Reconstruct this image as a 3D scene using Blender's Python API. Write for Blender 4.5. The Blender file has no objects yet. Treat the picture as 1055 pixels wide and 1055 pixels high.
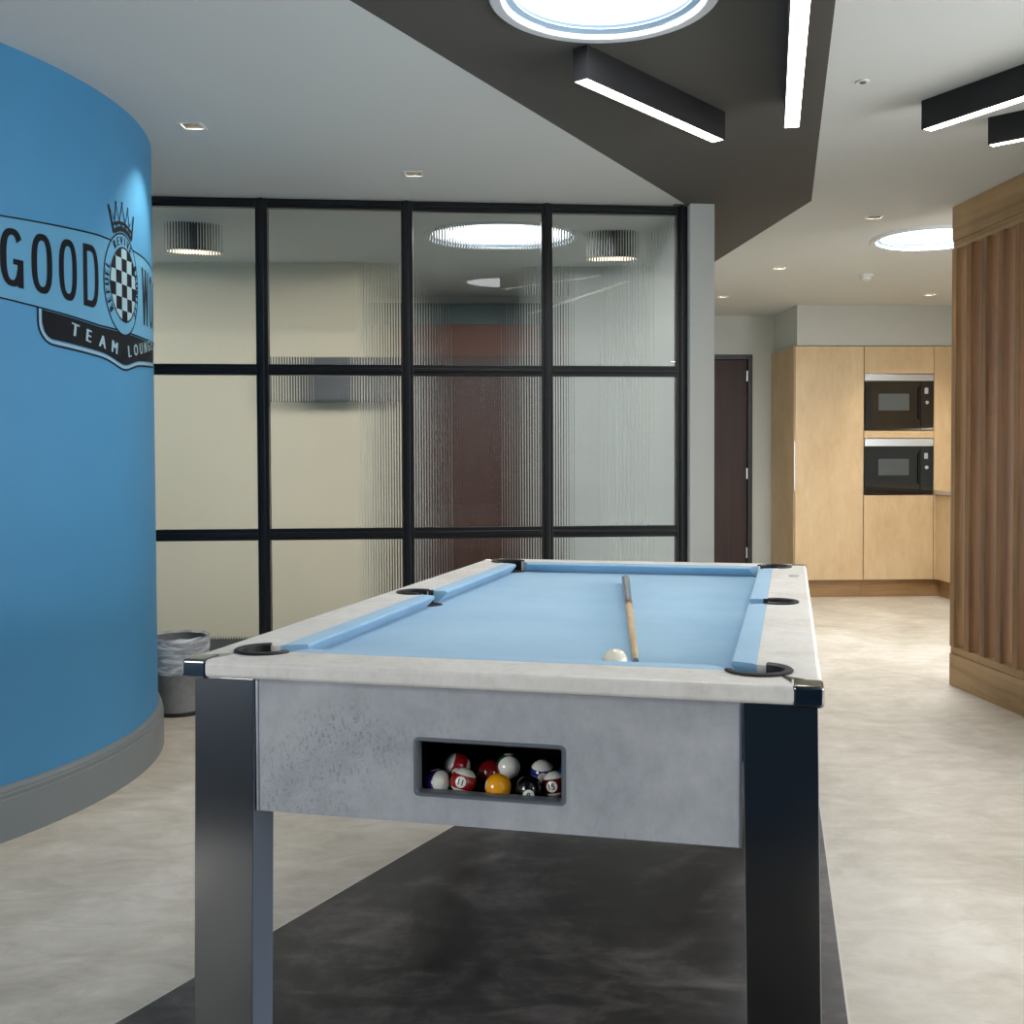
import bpy, bmesh, math, random
from mathutils import Matrix, Vector
random.seed(7)
S = bpy.context.scene; COL = S.collection
PI = math.pi
cos, sin = math.cos, math.sin
CZ = 2.537

# ------------------------------------------------------------------ helpers
def link(o, parent=None):
    COL.objects.link(o)
    if parent is not None: o.parent = parent
    return o
def obj(name, bm, mat=None, parent=None, loc=None, rot=None, smooth=False, label=None):
    me = bpy.data.meshes.new(name)
    bmesh.ops.recalc_face_normals(bm, faces=bm.faces)
    bm.to_mesh(me); bm.free()
    for m in (mat if isinstance(mat, (list, tuple)) else [mat]):
        if m: me.materials.append(m)
    if smooth:
        for p in me.polygons: p.use_smooth = True
        if smooth != 'all':
            me.set_sharp_from_angle(angle=math.radians(35))
    o = link(bpy.data.objects.new(name, me), parent)
    if smooth is True:
        w_ = o.modifiers.new('weighted', 'WEIGHTED_NORMAL'); w_.keep_sharp = True; w_.weight = 90
    if loc: o.location = loc
    if rot: o.rotation_euler = rot
    if label: o['label'] = label
    return o
def tag(o, label, cat, group=None):
    o['label'] = label; o['category'] = cat
    if group: o['group'] = group
    return o
def thing(name, label, cat, loc=(0, 0, 0), rz=0, group=None, rot=None):
    o = link(bpy.data.objects.new(name, None))
    o.empty_display_size = .05
    o.location = loc; o.rotation_euler = rot or (0, 0, rz)
    return tag(o, label, cat, group)
def struct(name, bm, mat, loc=None, rz=0, smooth=False, parent=None):
    o = obj(name, bm, mat, parent, loc, (0, 0, rz), smooth)
    if parent is None: o['kind'] = 'structure'
    return o
def box(bm, x0, x1, y0, y1, z0, z1, bev=0, seg=2, M=None):
    vs = [bm.verts.new(p) for p in [(x0,y0,z0),(x1,y0,z0),(x1,y1,z0),(x0,y1,z0),(x0,y0,z1),(x1,y0,z1),(x1,y1,z1),(x0,y1,z1)]]
    fs = [bm.faces.new([vs[i] for i in f]) for f in [(0,3,2,1),(4,5,6,7),(0,1,5,4),(1,2,6,5),(2,3,7,6),(3,0,4,7)]]
    if bev:
        es = set(e for f in fs for e in f.edges)
        r = bmesh.ops.bevel(bm, geom=list(es), offset=bev, segments=seg, affect='EDGES', profile=.5)
        vs = list(set(v for f in r['faces'] for v in f.verts))
    if M is not None:
        bmesh.ops.transform(bm, matrix=M, verts=[v for v in vs if v.is_valid])
    return bm
def nb(*a, **k): return box(bmesh.new(), *a, **k)
def prism(bm, poly, z0, z1):
    a = [bm.verts.new((x, y, z0)) for x, y in poly]; b = [bm.verts.new((x, y, z1)) for x, y in poly]
    n = len(poly); bm.faces.new(a[::-1]); bm.faces.new(b)
    for i in range(n): bm.faces.new([a[i], a[(i+1) % n], b[(i+1) % n], b[i]])
    return bm
def lathe(prof, n=48, bm=None, closed=True, cx=0, cy=0, cap=False, a0=0, a1=2*PI):
    bm = bm or bmesh.new(); full = abs(a1-a0-2*PI) < 1e-6
    rings = []
    for i in range(n if full else n+1):
        a = a0+(a1-a0)*i/n
        rings.append([bm.verts.new((cx+r*cos(a), cy+r*sin(a), z)) for r, z in prof])
    m = len(prof)
    for i in range(n):
        A = rings[i]; B = rings[(i+1) % len(rings)]
        for j in range(m if closed else m-1):
            k = (j+1) % m
            bm.faces.new([A[j], B[j], B[k], A[k]])
    if not full and closed:
        bm.faces.new(rings[0]); bm.faces.new(rings[-1][::-1])
    if cap:
        for r in rings: pass
        bm.faces.new([r[0] for r in rings][::-1]); bm.faces.new([r[-1] for r in rings])
    return bm
def tube(bm, pts, r, n=10, closed=False):
    pts = [Vector(p) for p in pts]; rings = []; N = len(pts)
    rr = r if isinstance(r, (list, tuple)) else [r]*N
    for i, p in enumerate(pts):
        d = (pts[(i+1) % N]-pts[i-1]) if closed else (pts[min(i+1, N-1)]-pts[max(i-1, 0)])
        d.normalize(); u = Vector((0, 0, 1)) if abs(d.z) < .9 else Vector((1, 0, 0))
        a = d.cross(u).normalized(); b = d.cross(a).normalized()
        rings.append([bm.verts.new(p+(a*cos(2*PI*k/n)+b*sin(2*PI*k/n))*rr[i]) for k in range(n)])
    for i in range(N if closed else N-1):
        A = rings[i]; B = rings[(i+1) % N]
        for k in range(n): bm.faces.new([A[k], A[(k+1) % n], B[(k+1) % n], B[k]])
    if not closed: bm.faces.new(rings[0][::-1]); bm.faces.new(rings[-1])
    return bm

# ------------------------------------------------------------------ materials
def lin(c): return tuple(((v/255)/12.92 if v/255 <= .04045 else ((v/255+.055)/1.055)**2.4) for v in c)+(1,)
class NT:
    def __init__(s, name):
        s.m = bpy.data.materials.new(name); s.m.use_nodes = True; s.t = s.m.node_tree
        s.b = s.t.nodes['Principled BSDF']; s.out = s.t.nodes['Material Output']
    def n(s, ty, **kw):
        nd = s.t.nodes.new(ty)
        for k, v in kw.items():
            if k.startswith('i_'): nd.inputs[k[2:].replace('_', ' ')].default_value = v
            else: setattr(nd, k, v)
        return nd
    def l(s, a, b): s.t.links.new(a, b)
    def ramp(s, fac, stops):
        r = s.n('ShaderNodeValToRGB'); e = r.color_ramp.elements
        while len(e) < len(stops): e.new(.5)
        for k, (p, c) in zip(e, stops): k.position = p; k.color = c
        s.l(fac, r.inputs[0]); return r.outputs[0]
    def noise(s, scale, detail=4, rough=.6, stretch=None, coord='Object', dist=0):
        tc = s.n('ShaderNodeTexCoord'); v = tc.outputs[coord]
        if stretch:
            mp = s.n('ShaderNodeMapping'); mp.inputs['Scale'].default_value = stretch; s.l(v, mp.inputs[0]); v = mp.outputs[0]
        nz = s.n('ShaderNodeTexNoise'); nz.inputs['Scale'].default_value = scale; nz.inputs['Detail'].default_value = detail
        nz.inputs['Roughness'].default_value = rough; nz.inputs['Distortion'].default_value = dist
        s.l(v, nz.inputs['Vector']); return nz.outputs[0]
    def bump(s, h, strength=.1, dist=.002):
        b = s.n('ShaderNodeBump'); b.inputs['Strength'].default_value = strength; b.inputs['Distance'].default_value = dist
        s.l(h, b.inputs['Height']); s.l(b.outputs[0], s.b.inputs['Normal'])
def plain(name, rgb, rough=.5, metal=0, spec=.5, coat=0, var=0, vscale=6, bump=0, bscale=200, stretch=None, lincol=None):
    t = NT(name); c = lincol or lin(rgb)
    t.b.inputs['Roughness'].default_value = rough; t.b.inputs['Metallic'].default_value = metal
    t.b.inputs['Specular IOR Level'].default_value = spec; t.b.inputs['Coat Weight'].default_value = coat
    nz = t.noise(vscale, 4, .6, stretch)
    k = max(var, .015)
    t.l(t.ramp(nz, [(.3, tuple(v*(1-k) for v in c[:3])+(1,)), (.7, tuple(min(1, v*(1+k)) for v in c[:3])+(1,))]), t.b.inputs['Base Color'])
    if bump: t.bump(t.noise(bscale, 3), bump, .001)
    return t.m
def emis(name, rgb, strength):
    t = NT(name); t.t.nodes.remove(t.b)
    e = t.n('ShaderNodeEmission'); e.inputs[0].default_value = lin(rgb); e.inputs[1].default_value = strength
    t.l(e.outputs[0], t.out.inputs[0]); return t.m
def woodm(name, dark, light, rough=.45, scale=3, stretch=(1, 1, .08), blotch=.35, bump=.05):
    t = NT(name); t.b.inputs['Roughness'].default_value = rough
    a = t.noise(scale*6, 6, .65, stretch, dist=.6); b = t.noise(scale*.9, 3, .5, (1, 1, .5))
    mx = t.n('ShaderNodeMix'); mx.inputs[0].default_value = blotch
    t.l(a, mx.inputs[2]); t.l(b, mx.inputs[3])
    t.l(t.ramp(mx.outputs[0], [(.34, lin(dark)), (.64, lin(light))]), t.b.inputs['Base Color'])
    t.bump(a, bump, .001); return t.m
def halfplane(t, sep, x0, y0, k, side):
    """1 where side*(x - (x0 + k*(y-y0))) > 0"""
    m = t.n('ShaderNodeMath', operation='MULTIPLY_ADD'); t.l(sep.outputs[1], m.inputs[0]); m.inputs[1].default_value = -k; m.inputs[2].default_value = -(x0-k*y0)
    a = t.n('ShaderNodeMath', operation='ADD'); t.l(sep.outputs[0], a.inputs[0]); t.l(m.outputs[0], a.inputs[1])
    g = t.n('ShaderNodeMath', operation='MULTIPLY'); t.l(a.outputs[0], g.inputs[0]); g.inputs[1].default_value = side
    return g.outputs[0]
def mth(t, op, a, b):
    g = t.n('ShaderNodeMath', operation=op)
    for i, v in enumerate((a, b)):
        if isinstance(v, (int, float)): g.inputs[i].default_value = v
        else: t.l(v, g.inputs[i])
    return g.outputs[0]

def floor_mat():
    t = NT('stone_effect_vinyl'); t.b.inputs['Specular IOR Level'].default_value = .45
    tc = t.n('ShaderNodeTexCoord'); sep = t.n('ShaderNodeSeparateXYZ'); t.l(tc.outputs['Object'], sep.inputs[0])
    n1 = t.noise(1.6, 8, .68, (1, .7, 1), dist=.5); n2 = t.noise(9, 8, .7, (.6, 1.2, 1), dist=.8)
    mx = t.n('ShaderNodeMix'); mx.inputs[0].default_value = .45; t.l(n1, mx.inputs[2]); t.l(n2, mx.inputs[3])
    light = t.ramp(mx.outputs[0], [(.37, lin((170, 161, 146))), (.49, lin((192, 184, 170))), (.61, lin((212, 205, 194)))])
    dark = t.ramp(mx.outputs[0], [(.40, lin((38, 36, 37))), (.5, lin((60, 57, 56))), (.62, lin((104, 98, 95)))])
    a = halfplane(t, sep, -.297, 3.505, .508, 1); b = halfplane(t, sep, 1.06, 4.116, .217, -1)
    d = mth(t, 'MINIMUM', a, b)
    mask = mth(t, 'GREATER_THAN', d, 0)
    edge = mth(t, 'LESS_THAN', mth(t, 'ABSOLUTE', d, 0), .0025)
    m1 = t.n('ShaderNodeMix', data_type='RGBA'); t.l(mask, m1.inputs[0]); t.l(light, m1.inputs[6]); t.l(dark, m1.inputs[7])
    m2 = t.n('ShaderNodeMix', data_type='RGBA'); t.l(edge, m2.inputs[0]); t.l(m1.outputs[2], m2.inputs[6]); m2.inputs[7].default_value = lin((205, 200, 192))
    t.l(m2.outputs[2], t.b.inputs['Base Color'])
    t.l(t.ramp(n2, [(.3, (.42,)*3+(1,)), (.7, (.6,)*3+(1,))]), t.b.inputs['Roughness'])
    t.bump(n2, .06, .002); return t.m
def ceil_mat():
    t = NT('painted_ceiling'); t.b.inputs['Roughness'].default_value = .75; t.b.inputs['Specular IOR Level'].default_value = .3
    tc = t.n('ShaderNodeTexCoord'); sep = t.n('ShaderNodeSeparateXYZ'); t.l(tc.outputs['Object'], sep.inputs[0])
    A = halfplane(t, sep, -.546, 3.129, .523, 1)
    A2 = mth(t, 'MINIMUM', mth(t, 'SUBTRACT', sep.outputs[1], 5.62), mth(t, 'SUBTRACT', sep.outputs[0], .70))
    AA = mth(t, 'MAXIMUM', A, A2)
    B = halfplane(t, sep, .859, 3.139, .224, -1); C = halfplane(t, sep, 1.402, 5.562, -.130, -1)
    D = mth(t, 'SUBTRACT', 7.9, sep.outputs[1])
    E_ = mth(t, 'SUBTRACT', sep.outputs[0], halfconst(t, sep))
    d = mth(t, 'MINIMUM', mth(t, 'MINIMUM', AA, B), mth(t, 'MINIMUM', mth(t, 'MINIMUM', C, D), E_))
    mask = mth(t, 'GREATER_THAN', d, 0)
    m1 = t.n('ShaderNodeMix', data_type='RGBA'); t.l(mask, m1.inputs[0]); m1.inputs[6].default_value = lin((214, 216, 212)); m1.inputs[7].default_value = lin((84, 82, 78))
    t.l(m1.outputs[2], t.b.inputs['Base Color']); t.bump(t.noise(160, 3), .04, .001)
    return t.m
def halfconst(t, sep):
    # side of the corridor wall: x > .84 - .0937*(y-5.68) once past the glazed partition, no limit before it
    w = mth(t, 'MULTIPLY_ADD', sep.outputs[1], -.0937); w.node.inputs[2].default_value = .84+.0937*5.68
    before = mth(t, 'MULTIPLY', mth(t, 'LESS_THAN', sep.outputs[1], 5.66), 20)
    return mth(t, 'SUBTRACT', w, before)

def rail_mat(name, c0, c1, c2, rough=.42, sc=5):
    t = NT(name); t.b.inputs['Roughness'].default_value = rough
    n1 = t.noise(sc, 8, .68, (1, 1, 1), dist=.8); n2 = t.noise(sc*9, 6, .7, (1, 1, .6))
    n3 = t.noise(1.9, 2, .5)
    mx = t.n('ShaderNodeMix'); mx.inputs[0].default_value = .35; t.l(n1, mx.inputs[2]); t.l(n2, mx.inputs[3])
    base = t.ramp(mx.outputs[0], [(.33, lin(c0)), (.48, lin(c1)), (.64, lin(c2))])
    # concrete-look worn smudges
    sp = t.noise(150, 5, .8, (1, 1, .6)); k = mth(t, 'MULTIPLY', mth(t, 'GREATER_THAN', sp, .56), t.ramp(n3, [(.49, (0, 0, 0, 1)), (.62, (.6, .6, .6, 1))]))
    m = t.n('ShaderNodeMix', data_type='RGBA'); t.l(k, m.inputs[0]); t.l(base, m.inputs[6]); m.inputs[7].default_value = lin([v*.62 for v in c0])
    t.l(m.outputs[2], t.b.inputs['Base Color']); return t.m
def cloth_mat():
    t = NT('blue_baize'); t.b.inputs['Roughness'].default_value = .9; t.b.inputs['Specular IOR Level'].default_value = .15
    t.b.inputs['Sheen Weight'].default_value = .25; t.b.inputs['Sheen Roughness'].default_value = .5
    n = t.noise(4, 6, .6); n2 = t.noise(700, 2, .5)
    mx = t.n('ShaderNodeMix'); mx.inputs[0].default_value = .3; t.l(n, mx.inputs[2]); t.l(n2, mx.inputs[3])
    t.l(t.ramp(mx.outputs[0], [(.35, lin((132, 174, 204))), (.65, lin((148, 188, 214)))]), t.b.inputs['Base Color'])
    t.bump(n2, .15, .0005); return t.m
def metal_mat(name, rgb, rough=.28, stretch=(1, 1, .02), aniso=0):
    t = NT(name); t.b.inputs['Metallic'].default_value = 1
    n = t.noise(120, 3, .5, stretch)
    t.l(t.ramp(n, [(.3, (rough*.98,)*3+(1,)), (.7, (rough*1.02,)*3+(1,))]), t.b.inputs['Roughness'])
    t.b.inputs['Base Color'].default_value = lin(rgb); return t.m
def glass_mat(name, rgb=(240, 242, 240), rough=0, ior=1.5):
    t = NT(name); t.t.nodes.remove(t.b)
    g = t.n('ShaderNodeBsdfGlass'); g.inputs[0].default_value = lin(rgb); g.inputs['Roughness'].default_value = rough; g.inputs['IOR'].default_value = ior
    t.l(g.outputs[0], t.out.inputs[0]); return t.m
def ball_mat(name, rgb, stripe=False, number=True):
    t = NT(name); t.b.inputs['Roughness'].default_value = .06; t.b.inputs['Coat Weight'].default_value = .5; t.b.inputs['Coat Roughness'].default_value = .03
    tc = t.n('ShaderNodeTexCoord'); sep = t.n('ShaderNodeSeparateXYZ'); t.l(tc.outputs['Object'], sep.inputs[0])
    R_ = .0254
    ax = mth(t, 'ABSOLUTE', sep.outputs[0], 0); az = mth(t, 'ABSOLUTE', sep.outputs[2], 0)
    m = t.n('ShaderNodeMix', data_type='RGBA'); m.inputs[6].default_value = lin(rgb); m.inputs[7].default_value = lin((236, 234, 222))
    f = mth(t, 'GREATER_THAN', ax, R_*.905) if number else mth(t, 'GREATER_THAN', ax, 1)
    if stripe: f = mth(t, 'MAXIMUM', f, mth(t, 'GREATER_THAN', az, R_*.52))
    t.l(f, m.inputs[0]); t.l(m.outputs[2], t.b.inputs['Base Color']); return t.m

M = dict(
 floor=floor_mat(), ceil=ceil_mat(),
 wall=plain('white_wall_paint', (205, 208, 203), .7, spec=.3, bump=.03),
 warmwall=plain('cream_wall_paint', (226, 213, 186), .7, spec=.3),
 blue=plain('blue_wall_paint', (64, 130, 172), .55, spec=.35, bump=.02, var=.02),
 skirt=plain('grey_skirting_paint', (112, 118, 120), .4),
 black=plain('black_satin_steel', (17, 18, 21), .32, spec=.5),
 lampblack=plain('black_lamp_housing', (16, 16, 18), .55),
 vinyl=plain('black_vinyl', (15, 18, 24), .7, spec=.15), field=plain('pale_blue_vinyl', (84, 144, 178), .55, spec=.3), vinyl_light=plain('pale_vinyl', (138, 170, 184), .5),
 oak=woodm('oak_veneer', (116, 84, 52), (178, 142, 98), .5, 2.4, (1, 1, .05), .3),
 oakh=woodm('oak_veneer_horizontal', (128, 98, 62), (184, 150, 106), .5, 2.4, (.05, .05, 1), .35),
 oakslat=woodm('oak_slat', (96, 64, 40), (150, 110, 70), .5, 2.4, (1, 1, .05), .2),
 birch=woodm('birch_ply', (194, 164, 122), (218, 192, 152), .4, 2.6, (1, 1, .35), .6, .02),
 plinthwood=woodm('birch_plinth', (140, 106, 66), (170, 134, 90), .45, 3, (.1, .1, 1), .3),
 darkwood=woodm('dark_walnut', (30, 14, 9), (58, 31, 20), .55, 3, (1, 1, .05), .3),
 doorframe=plain('dark_grey_frame_paint', (44, 44, 47), .45),
 rail=rail_mat('pale_stone_laminate', (210, 204, 196), (230, 225, 218), (242, 239, 234)),
 apron=rail_mat('grey_concrete_laminate', (150, 153, 158), (172, 175, 180), (190, 192, 195), .45, 3),
 cloth=cloth_mat(),
 leg=metal_mat('brushed_dark_steel', (128, 128, 127), .2, (1, 1, 1)), chrome=metal_mat('brushed_steel', (190, 190, 188), .25, (.02, .02, 1)),
 steel=metal_mat('satin_aluminium', (205, 208, 212), .3, (.02, .02, 1)),
 rubber=plain('black_pocket_rubber', (20, 20, 22), .5), hole=plain('pocket_lining', (8, 8, 9), .8),
 tray=plain('black_tray_lining', (7, 7, 9), .85, spec=.1),
 hatch=plain('grey_hatch_surround', (98, 104, 112), .35),
 flute=glass_mat('fluted_glass', (248, 248, 246), 0, 1.3),
 glassblk=plain('black_oven_glass', (6, 7, 9), .05, spec=.7), ovenwin=plain('oven_window_mesh', (70, 76, 78), .25, var=.1, vscale=60, stretch=(.1, .1, 4)),
 print_=plain('pale_print', (160, 164, 168), .4),
 skyring=plain('skylight_inner_ring', (150, 176, 196), .3), legside=plain('leg_side_reflection_tint', (104, 114, 130), .45, .4),
 capsteel=metal_mat('polished_cap_steel', (134, 137, 138), .12, (1, 1, 1)),
 white=plain('white_plastic', (226, 226, 222), .4), trimw=plain('white_trim_ring', (216, 220, 222), .35),
 worktop=plain('pale_worktop', (204, 190, 166), .3),
 dome=emis('skylight_dome', (232, 242, 255), 2.2), led=emis('led_diffuser', (255, 244, 222), 9), dimlamp=emis('spot_lamp', (255, 232, 190), 1.6),
 domein=emis('skylight_rim_glow', (190, 214, 232), 1.6),
 lamp=emis('downlight_lamp', (255, 232, 196), 22), daylight=emis('daylit_window', (214, 230, 250), 3.0),
 baffle=plain('downlight_baffle', (60, 56, 50), .5),
 browndoor=woodm('brown_panel', (60, 38, 30), (92, 60, 48), .45, 2, (1, 1, .1)),
 redbrown=plain('red_brown_panel', (122, 66, 46), .5), teal=plain('teal_grey_header', (92, 112, 116), .5),
 carpet=plain('dark_carpet', (52, 54, 54), .9, spec=.1, var=.1, vscale=60),
 navycarpet=plain('navy_carpet', (26, 52, 74), .95, spec=.1, var=.1, vscale=80),
 navy=plain('navy_wall_paint', (40, 72, 100), .6),
 greybox=plain('grey_plastic', (84, 84, 84), .5),
 cuewood=woodm('ash_cue_wood', (190, 150, 104), (226, 196, 152), .25, 20, (1, .04, 1), .2, 0), cuebutt=plain('grey_cue_butt', (112, 112, 116), .22, coat=.5), cuebrass=plain('brown_cue_splice', (128, 88, 60), .3),
 cueball=plain('ivory_resin', (240, 234, 212), .08, coat=.5), tip=plain('cue_tip_leather', (122, 130, 136), .8), ferrule=plain('brass_ferrule', (196, 170, 110), .3, 1),
 shade=plain('bin_metal', (126, 127, 128), .45, .15, var=.25, vscale=9),
)

# ------------------------------------------------------------------ frames
def frame_mat(x, y, rz, z=0): return Matrix.Translation((x, y, z)) @ Matrix.Rotation(rz, 4, 'Z')
PART = dict(loc=(-1.9473, 5.4122, 0), rz=.0935)         # glazed partition frame
KIT = dict(loc=(2.45, 9.30, 0), rz=.05)                 # kitchen frame
TAB = dict(loc=(-.705, 2.1003, 0), rz=-.2296)           # pool table frame
SCR = dict(loc=(2.1837, 5.7049, 0), rz=.0984)           # slatted screen frame: local -y runs towards the camera

# ------------------------------------------------------------------ setting
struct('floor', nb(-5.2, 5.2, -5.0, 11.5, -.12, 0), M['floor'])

skylights = [(.1870, 3.1035, .331), (2.374, 6.51, .365), (-.22, 6.40, .395), (-3.7, -1.2, .50), (3.85, -2.9, .50), (-3.2, 6.35, .40)]  # last three are added out of view as fill light
downl = [(-1.375, 4.287), (-.584, 5.012), (1.842, 5.934), (1.669, 7.502), (1.50, 8.80), (3.17, 8.75)]
bm = nb(-5.2, 5.2, -5.0, 11.5, CZ, CZ+.3)
ceil = obj('ceiling', bm, M['ceil']); ceil['kind'] = 'structure'
cb = bmesh.new()
for x, y, r in skylights: lathe([(r-.012, CZ-.05), (r-.012, CZ+.16)], 64, cb, closed=False, cx=x, cy=y, cap=True)
for x, y in downl: box(cb, x-.040, x+.040, y-.040, y+.040, CZ-.05, CZ+.085)
bmesh.ops.recalc_face_normals(cb, faces=cb.faces)
cme = bpy.data.meshes.new('cut'); cb.to_mesh(cme); cb.free(); cut = link(bpy.data.objects.new('cut', cme))
md = ceil.modifiers.new('holes', 'BOOLEAN'); md.operation = 'DIFFERENCE'; md.solver = 'EXACT'; md.object = cut
bpy.context.view_layer.update()
dg = bpy.context.evaluated_depsgraph_get()
newme = bpy.data.meshes.new_from_object(ceil.evaluated_get(dg)); ceil.modifiers.clear(); ceil.data = newme
bpy.data.objects.remove(cut); bpy.data.meshes.remove(cme)
if not newme.materials: newme.materials.append(M['ceil'])

# outer shell
def wall_with_holes(name, length, holes, mat, loc, rz, th=.2, H=CZ):
    """wall along local x, holes = (x0,x1,z0,z1) sorted"""
    bm = bmesh.new(); x = 0
    for a, b, z0, z1 in holes:
        if a > x: box(bm, x, a, 0, th, 0, H)
        if z0 > 0: box(bm, a, b, 0, th, 0, z0)
        if z1 < H: box(bm, a, b, 0, th, z1, H)
        x = b
    if x < length: box(bm, x, length, 0, th, 0, H)
    return struct(name, bm, mat, loc, rz)
wall_with_holes('wall_front', 10.4, [], M['navy'], (5.2, -4.8, 0), PI)
wall_with_holes('wall_right', 16.5, [(4.8, 9.0, .15, 2.15)], M['wall'], (4.6, -5.0, 0), PI/2, th=-.2)
wall_with_holes('wall_left', 16.5, [(12.2, 15.6, .8, 2.3)], M['wall'], (-5.0, 11.5, 0), -PI/2, th=-.2)
struct('floor_carpet', prism(bmesh.new(), [(-5, -4.8), (4.6, -4.8), (4.6, -1.5), (-5, 2.5)], 0, .005), M['navycarpet'])
struct('wall_far', nb(-5.2, 5.2, 11.3, 11.5, 0, CZ), M['wall'])
def window(n, loc, rz, w, h, mull):
    r = link(bpy.data.objects.new('window_%d' % n, None)); r.location = loc; r.rotation_euler = (0, 0, rz); r['kind'] = 'structure'
    b = bmesh.new()
    for x in [0, w-.05]+[w*k/mull-.025 for k in range(1, mull)]: box(b, x, x+.05, -.05, .01, 0, h)
    for z in (0, h-.05): box(b, 0, w, -.05, .01, z, z+.05)
    obj('window_frame', b, M['doorframe'], r)
    obj('window_pane', nb(.02, w-.02, .02, .03, .02, h-.02), M['daylight'], r)
    return r
window(2, (-5.1, -4.1, .8), PI/2, 3.4, 1.5, 3)  # unseen window added to light the front of the table
window(1, (4.72, 4.0, .15), -PI/2, 4.2, 2.0, 4)

# blue drum wall and its moulded skirting
BX, BY, BR = -3.18, 4.0856, 1.6119
struct('wall_curved', lathe([(BR-.12, 0), (BR, 0), (BR, CZ), (BR-.12, CZ)], 160), M['blue'], (BX, BY, 0), smooth=True)
struct('baseboard_left', lathe([(BR-.002, 0), (BR+.024, 0), (BR+.024, .132), (BR+.019, .136), (BR+.0205, .141), (BR+.0205, .149), (BR+.0155, .153), (BR+.0165, .158), (BR+.014, .165), (BR+.006, .171), (BR-.002, .173)], 160), M['skirt'], (BX, BY, 0), smooth=True)

# partition end pier running back to the kitchen lobby
def pframe(name, bm, mat, **k): return struct(name, bm, mat, PART['loc'], PART['rz'], **k)
pframe('wall_corridor', nb(2.737, 2.866, -.06, 4.35, 0, CZ), M['wall'])
# lobby wall with the dark door opening (kitchen frame)
def kstruct(name, bm, mat): return struct(name, bm, mat, KIT['loc'], KIT['rz'])
DW = .74
b = bmesh.new()
box(b, -1.75, -1.30, DW, DW+.12, 0, CZ); box(b, -1.30, -.435, DW, DW+.12, 2.178, CZ); box(b, -.435, 2.1, DW, DW+.12, 0, CZ)
kstruct('wall_back', b, M['wall'])
kstruct('wall_kitchen', nb(-.227, 2.1, .004, DW-.003, 2.186, CZ-.001), M['wall'])
d = link(bpy.data.objects.new('door_1', None)); d.location = KIT['loc']; d.rotation_euler = (0, 0, KIT['rz']); d['kind'] = 'structure'
b = bmesh.new(); y0, y1 = DW-.012, DW+.10
box(b, -1.30, -1.255, y0, y1, 0, 2.178); box(b, -.475, -.435, y0, y1, 0, 2.178); box(b, -1.255, -.475, y0, y1, 2.133, 2.178)
obj('door_frame', b, M['doorframe'], d)
obj('door_leaf', nb(-1.252, -.478, DW+.02, DW+.064, .006, 2.130, bev=.002), M['darkwood'], d)
for z in (.28, 1.02, 1.93): obj('hinge', nb(-.487, -.473, DW+.004, DW+.022, z, z+.10, bev=.002), M['steel'], d, label='small steel hinge')
hb = bmesh.new(); tube(hb, [(-1.20, DW+.02, 1.0), (-1.20, DW-.03, 1.0), (-1.09, DW-.03, 1.0)], .009)
obj('door_handle', hb, M['steel'], d)

# the room behind the fluted glass
struct('wall_lounge_left', nb(-5.0, -1.06, 7.25, 7.40, 0, CZ), M['warmwall'])
struct('wall_lounge_back', nb(-1.2, .75, 8.75, 8.9, 0, CZ), M['wall'])
struct('wall_lounge_right', nb(.06, .70, 7.42, 7.56, 0, CZ), M['wall'])
struct('wall_lounge_side', nb(-1.20, -1.06, 7.402, 8.748, 0, CZ), M['wall'])
struct('floor_lounge', prism(bmesh.new(), [(-4.9, 5.75), (-2.0, 5.47), (.74, 5.72), (.60, 8.74), (-4.9, 8.74)], 0, .004), M['carpet'])
d = link(bpy.data.objects.new('door_2', None)); d.location = (-1.03, 8.74, 0); d['kind'] = 'structure'
obj('door_leaf', nb(0, 1.04, -.05, 0, .006, 2.05), M['browndoor'], d)
obj('door_header', nb(0, 1.04, -.05, 0, 2.05, 2.30), M['redbrown'], d)
obj('door_lintel', nb(-.03, 1.09, -.06, 0, 2.30, 2.47), M['teal'], d)

# ------------------------------------------------------------------ glazed partition
pt = thing('glazed_partition', 'black steel framed fluted glass partition, panes in a grid between the blue curved wall and the white pier', 'partition', PART['loc'], PART['rz'])
posts = [(-2.376, -2.316), (-1.652, -1.592), (-.928, -.868), (-.209, -.151), (.510, .570), (1.243, 1.302), (1.966, 2.023), (2.678, 2.735)]
rails = [(0, .06), (.801, .860), (1.643, 1.699), (2.488, 2.537)]
vis = posts[3:]
for a, b_ in vis:
    b = nb(a, b_, -.005, .045, 0, CZ-.002, bev=.003); c = (a+b_)/2; box(b, c-.011, c+.011, -.019, -.004, 0, CZ-.002, bev=.004)
    obj('post', b, M['black'], pt, smooth=True)
for i in range(len(vis)-1):
    for z0, z1 in rails:
        c = (z0+z1)/2
        b = nb(vis[i][1]-.001, vis[i+1][0]+.001, 0, .04, z0, min(z1, CZ-.002), bev=.003)
        box(b, vis[i][1], vis[i+1][0], -.010, .001, c-.011, c+.011, bev=.004)
        obj('rail', b, M['black'], pt, smooth=True)
def pane_bm(u0, u1, z0, z1):
    b = bmesh.new(); P, Hh, K = .0135, .0015, 8
    n = int((u1-u0)/P); P = (u1-u0)/n; F = []; 
    for i in range(n*K+1):
        u = u0+P*i/K; ph = (i % K)/K
        y = .026+Hh*sin(PI*ph) if i % K else .026
        F.append((u, y))
    prof = F+[(u1, .020), (u0, .020)]
    a = [b.verts.new((x, y, z0)) for x, y in prof]; c = [b.verts.new((x, y, z1)) for x, y in prof]; m = len(prof)
    b.faces.new(a[::-1]); b.faces.new(c)
    for i in range(m): b.faces.new([a[i], a[(i+1) % m], c[(i+1) % m], c[i]])
    return b
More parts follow.
